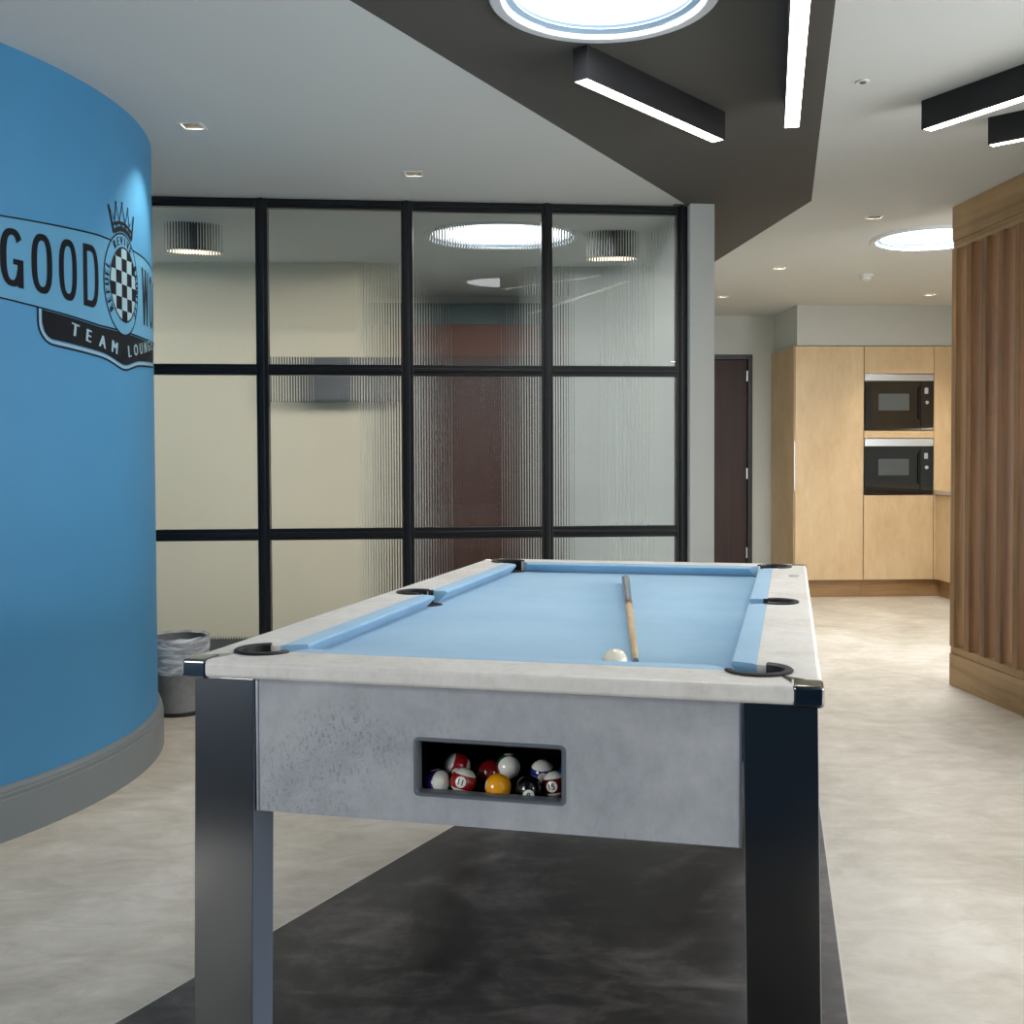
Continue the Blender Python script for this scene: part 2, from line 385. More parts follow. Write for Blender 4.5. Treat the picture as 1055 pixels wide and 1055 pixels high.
for i in range(len(vis)-1):
    for j in range(3):
        obj('glass_pane', pane_bm(vis[i][1]-.008, vis[i+1][0]+.008, rails[j][1]-.008, rails[j+1][0]+.008), M['flute'], pt)

# things seen through the glass
for (x, y, e_, lab) in [(-4.3, 6.0, 70, 'black surface spotlight added unseen behind the blue curved wall to brighten the lounge'), (-1.955, 6.08, 75, 'black surface spotlight seen through the top left fluted pane'), (.43, 6.33, 6, 'black surface spotlight seen through the top right fluted pane')]:  # first one is an added, unseen lamp that brightens the lounge
    t = thing('surface_spotlight', lab, 'ceiling light', (x, y, CZ))
    obj('housing', lathe([(.0, 0), (.086, 0), (.086, -.150), (.080, -.154), (.080, -.146), (0, -.146)], 40, closed=False), M['lampblack'], t, smooth=True)
    obj('lamp', lathe([(0, -.1465), (.079, -.1465), (.079, -.150), (0, -.150)], 32, closed=False), M['dimlamp'], t)
    L = bpy.data.lights.new('spotlight_beam', 'AREA'); L.shape = 'DISK'; L.energy = e_*.008; L.color = (1, .88, .70); L.size = .14
    lo = link(bpy.data.objects.new('beam', L), t); lo.location = (0, 0, -.1515)
t = thing('wall_display', 'dark grey flat box on the cream wall behind the fluted glass', 'wall box', (-1.40, 7.25, 1.60))
obj('body', nb(-.31, .29, -.06, -.002, 0, .30, bev=.01), M['greybox'], t); obj('face', nb(-.29, .27, -.063, -.059, .02, .28), M['greybox'], t)

# ------------------------------------------------------------------ ceiling lights
sl = ['large round white-rimmed skylight in the dark ceiling panel above the pool table', 'round white-rimmed skylight beside the slatted oak screen towards the kitchen', 'round skylight behind the fluted glass partition', 'added unseen round fill skylight behind the camera, on the blue wall side', 'added unseen round fill skylight behind the camera, in the far right corner', 'added round fill skylight in the lounge, unseen behind the blue curved wall']
for (x, y, r), lab in zip(skylights, sl):
    t = thing('round_skylight', lab, 'skylight', (x, y, CZ))
    obj('rim', lathe([(r, 0), (r, -.006), (r-.006, -.011), (r-.034, -.011), (r-.038, -.008), (r-.038, .006), (r-.013, .006), (r-.013, 0)], 96), M['trimw'], t, smooth=True)
    obj('inner_ring', lathe([(r-.044, .004), (r-.044, .016), (r-.066, .022), (r-.066, .010)], 96), M['skyring'], t, smooth=True, label='blue-grey inner ring')
    obj('dome', lathe([(0.0, .075), (r*.35, .071), (r*.7, .055), (r-.036, .018), (r-.014, .018), (r-.014, .1), (0, .12)], 72, closed=False), M['dome'], t, smooth=True)
dl = ['small square recessed downlight nearest the blue curved wall', 'small square recessed downlight in front of the glass partition, above its centre', 'small square recessed downlight just before the skylight by the oak screen',
      'small square recessed downlight above the lobby, between dark ceiling panel and smoke detector', 'small square recessed downlight farthest left above the dark door', 'small square recessed downlight above the kitchen units beside the oak screen']
PW = [46, 16, 20, 34, 34, 62]
for k, ((x, y), lab) in enumerate(zip(downl, dl)):
    t = thing('recessed_downlight', lab, 'ceiling light', (x, y, CZ), 0)
    b = bmesh.new(); a, c = .047, .036
    for q in [(-a, a, -a, -c), (-a, a, c, a), (-a, -c, -c, c), (c, a, -c, c)]: box(b, q[0], q[1], q[2], q[3], -.003, 0)
    obj('trim', b, M['white'], t)
    b = bmesh.new(); s0, s1 = .0385, .030
    v0 = [b.verts.new(p) for p in [(-s0, -s0, .0), (s0, -s0, .0), (s0, s0, .0), (-s0, s0, .0)]]
    v1 = [b.verts.new(p) for p in [(-s1, -s1, .045), (s1, -s1, .045), (s1, s1, .045), (-s1, s1, .045)]]
    for i in range(4): b.faces.new([v0[i], v0[(i+1) % 4], v1[(i+1) % 4], v1[i]])
    obj('reflector', b, M['chrome'], t)
    obj('lamp', lathe([(0, .040), (.022, .040), (.022, .05), (0, .05)], 24, closed=False), M['lamp'], t)
    L = bpy.data.lights.new('downlight_beam', 'SPOT'); L.energy = PW[k]; L.color = (1, .89, .74); L.spot_size = math.radians(95); L.spot_blend = .7; L.shadow_soft_size = .02
    lo = link(bpy.data.objects.new('beam', L), t); lo.location = (0, 0, .036)
def linear(loc_far, loc_near, w, lab, zb=2.430, drop=None):
    (xa, ya), (xb, yb) = loc_far, loc_near
    L_ = math.hypot(xb-xa, yb-ya); rz = math.atan2(yb-ya, xb-xa)
    t = thing('linear_ceiling_light', lab, 'ceiling light', ((xa+xb)/2, (ya+yb)/2, CZ), rz)
    h = CZ-zb; b = bmesh.new()
    x0, x1, y0, y1 = -L_/2, L_/2, -w/2, w/2; e = .0035
    box(b, x0, x1, y0, y0+e, -h, -.0005); box(b, x0, x1, y1-e, y1, -h, -.0005); box(b, x0, x0+e, y0+e, y1-e, -h, -.0005); box(b, x1-e, x1, y0+e, y1-e, -h, -.0005)
    box(b, x0+e, x1-e, y0+e, y1-e, -.02, -.0005)
    obj('housing', b, M['lampblack'], t)
    obj('diffuser', nb(x0+e, x1-e, y0+e, y1-e, -h+.0015, -h+.012), M['led'], t)
    return t
linear((.132, 3.484), (.690, 4.158), .058, 'short black linear ceiling light lying diagonally below the large round skylight')
linear((.9325, 3.9915), (.551, 2.2), .058, 'long black linear ceiling light running towards the camera beside the large round skylight', 2.430)
linear((1.4435, 4.0305), (1.92, 3.20), .056, 'upper of the two black linear ceiling lights at the right edge', 2.430)
linear((1.764, 4.230), (2.30, 3.74), .046, 'lower, farther black linear ceiling light at the right edge', 2.430)
t = thing('smoke_detector', 'small white round smoke detector on the ceiling before the kitchen', 'smoke detector', (2.358, 7.79, CZ))
obj('base', lathe([(0, 0), (.055, 0), (.055, -.014), (0, -.014)], 32, closed=False), M['white'], t, smooth=True)
obj('sensor_head', lathe([(0, -.0145), (.042, -.0145), (.038, -.035), (.022, -.045), (0, -.046)], 32, closed=False), M['white'], t, smooth=True)
t = thing('ceiling_sensor', 'tiny white flush sensor disc in the ceiling right of the dark panel', 'sensor', (1.14, 3.812, CZ))
obj('ring', lathe([(.012, 0), (.024, 0), (.023, -.004), (.012, -.004)], 32), M['white'], t, smooth=True)
obj('lens', lathe([(0, -.0), (.012, -.0), (.011, -.006), (0, -.008)], 24, closed=False), M['greybox'], t, smooth=True)

# ------------------------------------------------------------------ slatted oak screen
t = thing('slatted_screen', 'floor to ceiling oak screen of upright slats on a solid plinth board', 'screen', SCR['loc'], SCR['rz'])
LS = 2.1; TH = .13; e = .0008
obj('plinth_board', nb(0, TH, -LS, 0, 0, .170, bev=.001), M['oakh'], t)
obj('bottom_rail', nb(.006, TH-.006, -LS, -e, .171, .209, bev=.001), M['oakh'], t)
obj('top_board', nb(0, TH, -LS, 0, 2.356, CZ-.001, bev=.001), M['oakh'], t)
obj('top_rail', nb(.006, TH-.006, -LS, -e, 2.312, 2.355, bev=.001), M['oakh'], t)
obj('end_post', nb(0, TH, -.046, 0, .210, 2.311, bev=.001), M['oak'], t)
s = .150
while s < LS-.06:
    obj('slat', nb(0.002, TH-.002, -s-.053, -s, .2095, 2.3115, bev=.0015), M['oakslat'], t); s += .1555

# ------------------------------------------------------------------ kitchen
def kthing(name, lab, cat): return thing(name, lab, cat, KIT['loc'], KIT['rz'])
g = .0022; DTH = .02
t = kthing('tall_cabinet', 'tall birch cupboard with one full height door, left end of the kitchen units', 'cabinet')
obj('body', nb(-.256, .352, .002, DW-.002, .150, 2.18), M['birch'], t)
obj('door', nb(-.250+g, .352-g, -.020, 0, .155, 2.178, bev=.0015), M['birch'], t)
obj('plinth', nb(-.250, .352, .04, .06, 0, .149), M['plinthwood'], t)
obj('handle', nb(-.258, -.250, -.024, -.016, .93, 1.36, bev=.002), M['steel'], t, label='slim steel edge pull')
t = kthing('oven_housing', 'tall birch housing unit around two built-in black microwaves', 'cabinet')
b = bmesh.new(); u0, u1 = .354, .973
box(b, u0, u0+.018, .002, DW-.002, .150, 2.18); box(b, u1-.018, u1, .002, DW-.002, .150, 2.18); box(b, u0, u1, .66, DW-.002, .150, 2.18)
for z0, z1 in [(.150, .168), (.872, .890), (1.384, 1.448), (1.942, 1.960), (2.162, 2.18)]: box(b, u0+.018, u1-.018, .002, .66, z0, z1)
obj('body', b, M['birch'], t)
obj('door', nb(u0+g, u1-g, -.020, 0, 1.943, 2.178, bev=.0015), M['birch'], t); obj('door', nb(u0+g, u1-g, -.020, 0, .155, .889, bev=.0015), M['birch'], t)
obj('filler_strip', nb(u0+g, u1-g, -.020, 0, 1.385, 1.449, bev=.001), M['birch'], t)
obj('plinth', nb(u0, 1.069, .04, .06, 0, .149), M['plinthwood'], t)
for z0, z1, zs, lab in [(1.454, 1.937, 1.878, 'upper of the two black built-in microwaves with steel top strip'), (.896, 1.380, 1.312, 'lower of the two black built-in microwaves with steel top strip')]:
    t = kthing('built_in_microwave', lab, 'microwave')
    x0, x1 = u0+.006, u1-.006
    obj('body', nb(x0+.014, x1-.014, .004, .40, z0+.006, z1-.008), M['black'], t)
    obj('vent_strip', nb(x0, x1, -.026, .002, zs+.001, z1, bev=.003), M['steel'], t, label='brushed steel top strip')
    obj('door', nb(x0, x1-.118, -.026, .002, z0, zs-.001, bev=.003), M['glassblk'], t)
    dz = zs-z0
    obj('window', nb(x0+.12, x0+.39, -.0272, -.0262, z0+dz*.40, z0+dz*.74), M['ovenwin'], t, label='grey mesh window')
    obj('control_panel', nb(x1-.116, x1, -.026, .002, z0, zs-.001, bev=.003), M['glassblk'], t)
    obj('display', nb(x1-.082, x1-.050, -.0275, -.0262, z0+dz*.74, z0+dz*.86), M['print_'], t)
    kb = bmesh.new(); lathe([(0, 0), (.016, 0), (.014, .014), (0, .015)], 24, kb, closed=False)
    bmesh.ops.transform(kb, matrix=Matrix.Translation((x1-.062, -.026, z0+dz*.56)) @ Matrix.Rotation(PI/2, 4, 'X'), verts=kb.verts)
    obj('knob', kb, M['steel'], t, smooth=True)
    hb = bmesh.new(); hx = x1-.128; tube(hb, [(hx, -.026, z0+dz*.22), (hx, -.050, z0+dz*.26), (hx, -.052, z0+dz*.5), (hx, -.050, z0+dz*.84), (hx, -.026, z0+dz*.88)], .006, 8)
    obj('handle', hb, M['glassblk'], t, smooth=True)
t = kthing('end_panel', 'birch back panel rising above the worktop in the kitchen corner', 'panel')
obj('panel', nb(.975, 1.66, -.018, 0, .932, 2.18, bev=.001), M['birch'], t)
b = nb(.975, 1.66, .002, DW-.002, .150, 2.18); obj('box', b, M['birch'], t)
t = kthing('base_cabinet', 'low birch base units turning the kitchen corner behind the oak screen', 'cabinet')
obj('body', nb(1.012, 1.66, -2.6, -.002, .150, .892), M['birch'], t)
for k in range(4):
    ya = -.028-.62*k; obj('door', nb(.992, 1.011, ya-.616, ya, .155, .889, bev=.0015), M['birch'], t)
obj('corner_filler', nb(.976, 1.011, -.022, -.0025, .155, .889), M['birch'], t)
obj('plinth', nb(1.05, 1.07, -2.6, .03, 0, .149), M['plinthwood'], t)
o = obj('worktop', nb(.978, 1.66, -2.62, -.020, .893, .930, bev=.003), M['worktop'], None, KIT['loc'], (0, 0, KIT['rz']))
tag(o, 'pale kitchen worktop on the low birch units, just left of the oak screen', 'worktop')
t = kthing('wall_cupboard', 'birch wall cupboard with warm light strip above the worktop, behind the oak screen', 'cabinet')
obj('body', nb(1.36, 1.66, -2.6, -.05, 1.50, 2.18), M['birch'], t)
obj('led_strip', nb(1.40, 1.44, -2.5, -.10, 1.488, 1.499), M['led'], t)

# ------------------------------------------------------------------ pool table
T = thing('pool_table', 'grey concrete-look pool table with pale blue cloth and dark steel legs', 'pool table', TAB['loc'], TAB['rz'])
W, Ln, TZ = 1.22, 2.1954, .82
RW = .118; RT = .0344; MID = Ln/2
PR = .062   # pocket trim radius
def ring_pts(cx, cy, r, a0, a1, n=16): return [(cx+r*cos(a0+(a1-a0)*k/n), cy+r*sin(a0+(a1-a0)*k/n)) for k in range(n+1)]
# wooden rails: four mitred boards with pocket cut-outs, rounded outer edge
PC = [(.113, .127, 45), (W-.113, .127, 135), (.113, Ln-.127, -45), (W-.113, Ln-.127, -135)]   # corner pocket centres
def rail_board(pts_out_in, name='rail'):
    b = prism(bmesh.new(), pts_out_in, TZ-RT, TZ)
    return b
HR = .052
def corner_cut(cx, cy, a0, a1): return ring_pts(cx, cy, HR, a0, a1, 12)
r2 = math.radians
def bevel_long(b, test, off=.009, seg=4):
    es = [e_ for e_ in b.edges if test(e_)]
    bmesh.ops.bevel(b, geom=es, offset=off, segments=seg, affect='EDGES', profile=.5)
    return b
# front rail: from corner mitre to mitre
c1 = PC[0]; c2 = PC[1]
def front_poly(my=lambda v: v):
    p = [(0, 0), (W, 0)]
    p += [(W-.076, .082)]+[q for q in ring_pts(c2[0], c2[1], HR, r2(-52), r2(-172), 12)]
    p += [(W-.169, RW), (.169, RW)]
    p += [q for q in ring_pts(c1[0], c1[1], HR, r2(-8), r2(-128), 12)]+[(.076, .082)]
    return p
pf = front_poly()
b = prism(bmesh.new(), pf, TZ-RT, TZ)
bevel_long(b, lambda e_: all(abs(v.co.y) < 1e-5 for v in e_.verts) and abs(e_.verts[0].co.z-e_.verts[1].co.z) < 1e-5)
obj('rail', b, M['rail'], T, smooth=True)
b = prism(bmesh.new(), [(x, Ln-y) for x, y in pf][::-1], TZ-RT, TZ)
bevel_long(b, lambda e_: all(abs(v.co.y-Ln) < 1e-5 for v in e_.verts) and abs(e_.verts[0].co.z-e_.verts[1].co.z) < 1e-5)
obj('rail', b, M['rail'], T, smooth=True)
MH = .046; MCX = .088
def side_poly():
    p = [(0, 0), (.076, .082)]+ring_pts(c1[0], c1[1], HR, r2(-142), r2(-262), 12)+[(RW, .185)]
    p += [(RW, MID-MH)]+ring_pts(MCX, MID, MH, r2(-60), r2(-300), 18)+[(RW, MID+MH)]
    p += [(RW, Ln-.185)]+ring_pts(c1[0], Ln-c1[1], HR, r2(262), r2(142), 12)+[(.076, Ln-.082), (0, Ln)]
    return p
ps = side_poly()
for flip in (0, 1):
    pts = [(W-x, y) for x, y in ps] if flip else ps
    b = prism(bmesh.new(), pts, TZ-RT, TZ); X = W if flip else 0
    bevel_long(b, lambda e_: all(abs(v.co.x-X) < 1e-5 for v in e_.verts) and abs(e_.verts[0].co.z-e_.verts[1].co.z) < 1e-5)
    obj('rail', b, M['rail'], T, smooth=True)
# bed
BZ = .785
obj('playing_cloth', nb(.10, W-.10, .10, Ln-.10, BZ-.02, BZ), M['cloth'], T, label='pale blue cloth bed')
# cushions: profile swept along the rail, ends angled into the pockets
def cushion(p0, p1, inward, cut0, cut1):
    """p0->p1 along the rail's inner edge; inward = unit normal to the table centre; cut = how far nose end is pulled back"""
    p0 = Vector(p0); p1 = Vector(p1); d = (p1-p0).normalized(); nrm = Vector(inward)
    prof = [(0, TZ-.0005), (.006, TZ+.0010), (.030, TZ+.0008), (.046, TZ-.0005), (.0495, TZ-.004), (.0480, TZ-.010), (.022, BZ+.0005), (0, BZ+.0005)]
    b = bmesh.new(); A = []; B = []
    for w_, z in prof:
        f = w_/.0495
        a = p0+nrm*w_+d*(cut0*f); c = p1+nrm*w_-d*(cut1*f)
        A.append(b.verts.new((a.x, a.y, z))); B.append(b.verts.new((c.x, c.y, z)))
    m = len(prof)
    for i in range(m): b.faces.new([A[i], A[(i+1) % m], B[(i+1) % m], B[i]])
    b.faces.new(A); b.faces.new(B[::-1])
    obj('cushion', b, M['cloth'], T, smooth=True)
e1 = .180
cushion((.170, RW), (W-.170, RW), (0, 1), .030, .030); cushion((.170, Ln-RW), (W-.170, Ln-RW), (0, -1), .030, .030)
for X, nx in ((RW, 1), (W-RW, -1)):
    cushion((X, .184), (X, MID-.046), (nx, 0), .030, .010); cushion((X, MID+.046), (X, Ln-.184), (nx, 0), .010, .030)
# pockets
def pocket(cx, cy, a_open, spread, ro, ri, z=TZ, legs=0, hole_r=None):
    """black horseshoe trim open towards a_open (deg)"""
    a0 = r2(a_open+spread); a1 = r2(a_open+360-spread)
    b = bmesh.new(); prof = [(ri, z-.050), (ri+.003, z-.050), (ri+.005, z-.002), (ro-.001, z+.0005), (ro, z+.003), (ro-.003, z+.0055), (ri+.004, z+.0055), (ri, z+.003)]
    lathe(prof, 28, b, closed=True, cx=cx, cy=cy, a0=a0, a1=a1)
    o = obj('pocket', b, M['rubber'], T, smooth=True, label='black rubber pocket trim')
    b = lathe([(0, z-.13), (ri-.002, z-.13), (ri-.002, BZ-.021), (ri-.004, BZ-.021), (ri-.004, z-.126), (0, z-.126)], 28, closed=False, cx=cx, cy=cy)
    obj('pocket_liner', b, M['hole'], o)
for cx, cy, a in PC: pocket(cx, cy, a, 61, .064, .047)
pocket(.088, MID, 0, 58, .056, .042); pocket(W-.088, MID, 180, 58, .056, .042)
# black pocket mouths in the cloth
for cx, cy, a in PC:
    obj('pocket_mouth', lathe([(0, BZ+.0012), (.056, BZ+.0012), (.058, BZ+.0002), (0, BZ+.0002)], 32, closed=False, cx=cx+.022*cos(r2(a)), cy=cy+.022*sin(r2(a))), M['hole'], T)
for cx in (.126, W-.126):
    for sg in (-1, 1):
        x_ = .119 if cx < W/2 else W-.119
        obj('pocket_jaw', nb(x_-.010, x_+.010, MID+sg*.0445-.0022, MID+sg*.0445+.0022, BZ, TZ+.003, bev=.001), M['rubber'], T)
for cx, s_ in ((.124, 1), (W-.124, -1)):
    obj('pocket_mouth', lathe([(0, BZ+.0012), (.046, BZ+.0012), (.047, BZ+.0002), (0, BZ+.0002)], 32, closed=False, cx=cx, cy=MID), M['hole'], T)
# steel corner caps on the rails with the mitre strip to the pocket
for sx_ in (0, 1):
    for sy_ in (0, 1):
        X = lambda x: W-x if sx_ else x
        Y = lambda y: Ln-y if sy_ else y
        e = .0016
        b = nb(min(X(-e), X(.052)), max(X(-e), X(.052)), min(Y(-e), Y(.060)), max(Y(-e), Y(.060)), TZ-RT-.003, TZ+.0016, bev=.007, seg=4)
        cap = obj('corner_cap', b, M['capsteel'], T, smooth=True, label='polished steel corner cap')
        tri = [(X(x), Y(y)) for x, y in [(.053, .026), (.053, .058), (.030, .061), (.068, .0845), (.0715, .0815)]]
        obj('mitre_strip', prism(bmesh.new(), [tri[0], tri[4], tri[3], tri[2], tri[1]], TZ+.0001, TZ+.0010), M['capsteel'], cap)
# aprons: panels between legs
LX0, LX1, LY = .008, .137, .030; LD = .116
AZ0, AZ1 = .519, TZ-RT-.001
HX0, HX1, HZ0, HZ1 = .466, .762, .571, .684
b = bmesh.new(); ya, yb = .036, .056; XA, XB = LX1+.002, W-LX1-.002
hx0, hx1, hz0, hz1 = HX0+.004, HX1-.004, HZ0+.004, HZ1-.004
for q in [(XA, hx0, AZ0, AZ1), (hx1, XB, AZ0, AZ1), (hx0, hx1, AZ0, hz0), (hx0, hx1, hz1, AZ1)]: box(b, q[0], q[1], ya, yb, q[2], q[3])
bmesh.ops.remove_doubles(b, verts=b.verts, dist=1e-5)
obj('apron', b, M['apron'], T)
obj('apron', nb(XA, XB, Ln-.056, Ln-.036, AZ0, AZ1, bev=.001), M['apron'], T)
obj('apron', nb(.016, .034, LD+.003, Ln-LD-.003, AZ0, AZ1, bev=.001), M['apron'], T); obj('apron', nb(W-.034, W-.016, LD+.003, Ln-LD-.003, AZ0, AZ1, bev=.001), M['apron'], T)
for x in (XA, XB-.004): obj('edge_trim', nb(x-.0005, x+.0045, .0335, .0365, AZ0, AZ1-.006, bev=.0005), M['steel'], T)
obj('underside', nb(.036, W-.036, .30, Ln-.058, .60, .618), M['tray'], T)
# hatch: surround frame + recess + slope tray
b = bmesh.new(); f = .0085
def rr(x0, x1, z0, z1, r, y, n=5):
    P = []
    for cx, cz, a in [(x1-r, z1-r, 0), (x0+r, z1-r, 90), (x0+r, z0+r, 180), (x1-r, z0+r, 270)]:
        for k in range(n+1):
            A = r2(a+90*k/n); P.append(b.verts.new((cx+r*cos(A), y, cz+r*sin(A))))
    return P
loops = [rr(HX0, HX1, HZ0, HZ1, .010, .0355), rr(HX0+.0015, HX1-.0015, HZ0+.0015, HZ1-.0015, .009, .0325), rr(HX0+.0055, HX1-.0055, HZ0+.0055, HZ1-.0055, .006, .0322), rr(HX0+f, HX1-f, HZ0+f, HZ1-f, .004, .0365), rr(HX0+f, HX1-f, HZ0+f, HZ1-f, .004, .058)]
for i in range(len(loops)-1):
    A, B_ = loops[i], loops[i+1]; m = len(A)
    for k in range(m): b.faces.new([A[k], A[(k+1) % m], B_[(k+1) % m], B_[k]])
obj('hatch_surround', b, M['hatch'], T, smooth=True)
TR = .558   # tray floor height at the front
b = bmesh.new()
box(b, HX0-.01, HX1+.01, .058, .27, TR-.012, TR)                      # floor of the return tray
box(b, HX0-.01, HX1+.01, .27, .28, TR-.012, .70); box(b, HX0-.02, HX0-.01, .058, .28, TR-.012, .70); box(b, HX1+.01, HX1+.02, .058, .28, TR-.012, .70)
box(b, HX0-.02, HX1+.02, .058, .28, .70, .71)
obj('ball_tray', b, M['tray'], T)
# legs
for sx_ in (0, 1):
    for sy_ in (0, 1):
        x0, x1 = (W-LX1, W-LX0) if sx_ else (LX0, LX1); y0_, y1_ = (Ln-LD, Ln-LY) if sy_ else (LY, LD)
        b = nb(x0, x1, y0_, y1_, .012, TZ-RT-.004, bev=.0025, seg=2)
        dx = (.011 if sx_ else -.008); dy = (.006 if sy_ else -.006)
        for v in b.verts:
            k = (.76-v.co.z)/.75; v.co.x += dx*k; v.co.y += dy*k
        b.normal_update()
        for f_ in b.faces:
            if abs(f_.normal.x) > .9: f_.material_index = 1  # side faces coloured lighter grey-blue in place of their reflections
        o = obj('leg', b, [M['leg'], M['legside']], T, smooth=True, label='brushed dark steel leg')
        cx, cy = (x0+x1)/2+dx, (y0_+y1_)/2+dy
        obj('foot', lathe([(0, 0), (.030, 0), (.030, .010), (.012, .0125), (0, .0125)], 24, closed=False, cx=cx, cy=cy), M['rubber'], o, smooth=True)
# faint maker's print on the far end of the right rail
b = bmesh.new()
for (x, y, w_, h_) in [(-.014, .0, .011, .062), (.0, .028, .020, .012), (.0, -.004, .020, .010), (.0, -.030, .020, .012), (.012, .012, .010, .010)]:
    box(b, 1.178+x-w_/2, 1.178+x+w_/2, 1.775+y-h_/2, 1.775+y+h_/2, TZ+.0001, TZ+.0007)
obj('maker_print', b, M['print_'], T, label='small faint grey print')

# ------------------------------------------------------------------ cue, cue ball, balls in the tray
def tw(u, v, z=0):
    c, s_ = cos(TAB['rz']), sin(TAB['rz']); return Vector((TAB['loc'][0]+u*c-v*s_, TAB['loc'][1]+u*s_+v*c, z))
pb = tw(.615, 1.745, BZ+.0150); ptip = tw(.852, .315, BZ+.0072)
dvec = ptip-pb; Lc = dvec.length
C = thing('pool_cue', 'wooden pool cue with grey butt lying lengthwise on the blue cloth', 'cue', pb)
C.rotation_euler = dvec.to_track_quat('Y', 'Z').to_euler()
def seg(y0, y1, n=6):
    R0, R1 = .0142, .0066
    ys = [y0+(y1-y0)*k/n for k in range(n+1)]; return tube(bmesh.new(), [(0, y, 0) for y in ys], [R0+(R1-R0)*(y/Lc) for y in ys], 20)
obj('butt', seg(.006, Lc*.40), M['cuebutt'], C, smooth=True, label='grey butt')
obj('butt_cap', seg(0, .006, 1), M['rubber'], C, smooth=True)
obj('splice', seg(Lc*.40, Lc*.45), M['cuebrass'], C, smooth=True)
obj('shaft', seg(Lc*.45, Lc-.020), M['cuewood'], C, smooth=True, label='pale wood shaft')
obj('ferrule', seg(Lc-.020, Lc-.008, 1), M['ferrule'], C, smooth=True); obj('tip', seg(Lc-.008, Lc, 1), M['tip'], C, smooth=True)
RB = .0254
def sphere_bm(): 
    b = bmesh.new(); bmesh.ops.create_uvsphere(b, u_segments=40, v_segments=24, radius=RB); return b
_txt = {}
def text_polys(s, size=1, offset=0, res=3, sx=1):
    cu = bpy.data.curves.new('t', 'FONT'); cu.body = s; cu.size = size; cu.offset = offset; cu.resolution_u = res; cu.align_x = 'CENTER'; cu.align_y = 'CENTER'
    o = link(bpy.data.objects.new('t', cu)); bpy.context.view_layer.update()
    me = bpy.data.meshes.new_from_object(o.evaluated_get(bpy.context.evaluated_depsgraph_get()))
    V = [(v.co.x*sx, v.co.y) for v in me.vertices]; F = [list(p.vertices) for p in me.polygons]
    bpy.data.objects.remove(o); bpy.data.curves.remove(cu); bpy.data.meshes.remove(me)
    if V:
        cx = (min(v[0] for v in V)+max(v[0] for v in V))/2; cy = (min(v[1] for v in V)+max(v[1] for v in V))/2
        V = [(x-cx, y-cy) for x, y in V]
    return V, F
o = obj('cue_ball', sphere_bm(), M['cueball'], None, tw(.826, .208, BZ+RB+.0002), smooth='all')
tag(o, 'cream white cue ball on the blue cloth beside the cue', 'ball')
def numball(u, v, z, mat, num, rot, lab):
    o = obj('pool_ball', sphere_bm(), mat, None, tw(u, v, z), smooth='all')
    tag(o, lab, 'ball', 'pool balls in the return tray')
    if rot: o.rotation_euler = rot
    if num:
        V, F = text_polys(num, .0155, .0003, 3, 1)
        for s_ in (1, -1):
            b = bmesh.new(); vs = [b.verts.new((x, y, 0)) for x, y in V]
            for f_ in F:
                try: b.faces.new([vs[i] for i in f_])
                except ValueError: pass
            for k in range(-6, 7):
                for no in ((1, 0, 0), (0, 1, 0)):
                    bmesh.ops.bisect_plane(b, geom=b.verts[:]+b.edges[:]+b.faces[:], plane_co=(k*.0016+.0003, k*.0016+.0003, 0), plane_no=no)
            for v in b.verts:
                x, y = v.co.x, v.co.y
                d_ = Vector((math.sqrt(max(RB*RB-x*x-y*y, 0)), x, y))*1.008
                if s_ < 0: d_.x *= -1; d_.y *= -1
                v.co = d_
            obj('number', b, M['vinyl'], o)
    return o
face = -PI/2+TAB['rz']+.25
z0 = TR+RB+.0005
BM = dict(purple=ball_mat('purple_stripe_resin', (48, 24, 100), True), red=ball_mat('red_stripe_resin', (150, 22, 28), True), redb=ball_mat('crimson_resin', (158, 30, 22)), dred=ball_mat('dark_red_resin', (112, 16, 20)),
          yellow=ball_mat('yellow_resin', (246, 166, 24)), grey=ball_mat('green_stripe_resin', (20, 84, 54), True), black=ball_mat('black_resin', (10, 10, 12)), maroon=ball_mat('maroon_stripe_resin', (84, 14, 24), True), blue=ball_mat('blue_resin', (16, 34, 120)), navy=ball_mat('navy_stripe_resin', (20, 40, 120), True))
numball(.4955, .086, z0, BM['purple'], '12', (0, r2(76), face+.75), 'purple and white striped ball, leftmost in the tray')
numball(.548, .090, z0+.004, BM['red'], '11', (r2(-14), r2(-12), face-.18), 'red striped ball numbered 11 beside the purple striped ball')
numball(.524, .128, z0+.022, BM['red'], None, (r2(64), r2(20), face), 'red ball with white cap resting behind and above the red 11 ball')
numball(.588, .140, z0+.008, BM['dred'], None, (0, r2(-10), face+PI/2), 'dark red solid ball set back, left of the yellow ball')
numball(.6195, .084, z0, BM['yellow'], '1', (0, r2(12), face+PI/2), 'glossy yellow ball in the middle of the tray opening')
numball(.624, .150, z0+.021, BM['grey'], None, (r2(0), r2(85), face), 'pale capped ball peeking above the yellow ball')
numball(.6805, .084, z0-.0, BM['black'], '8', (0, r2(12), face-.05), 'black ball with white number spot, right of the yellow ball')
numball(.7255, .108, z0+.004, BM['maroon'], '15', (r2(10), r2(-6), face-.28), 'maroon striped ball with white number spot near the right of the tray')
numball(.690, .158, z0+.010, BM['navy'], None, (r2(0), r2(10), face), 'dark striped ball in the back row behind the black ball')
numball(.742, .1615, z0+.003, BM['blue'], None, (0, r2(80), face), 'dark blue ball at the far right back of the tray')

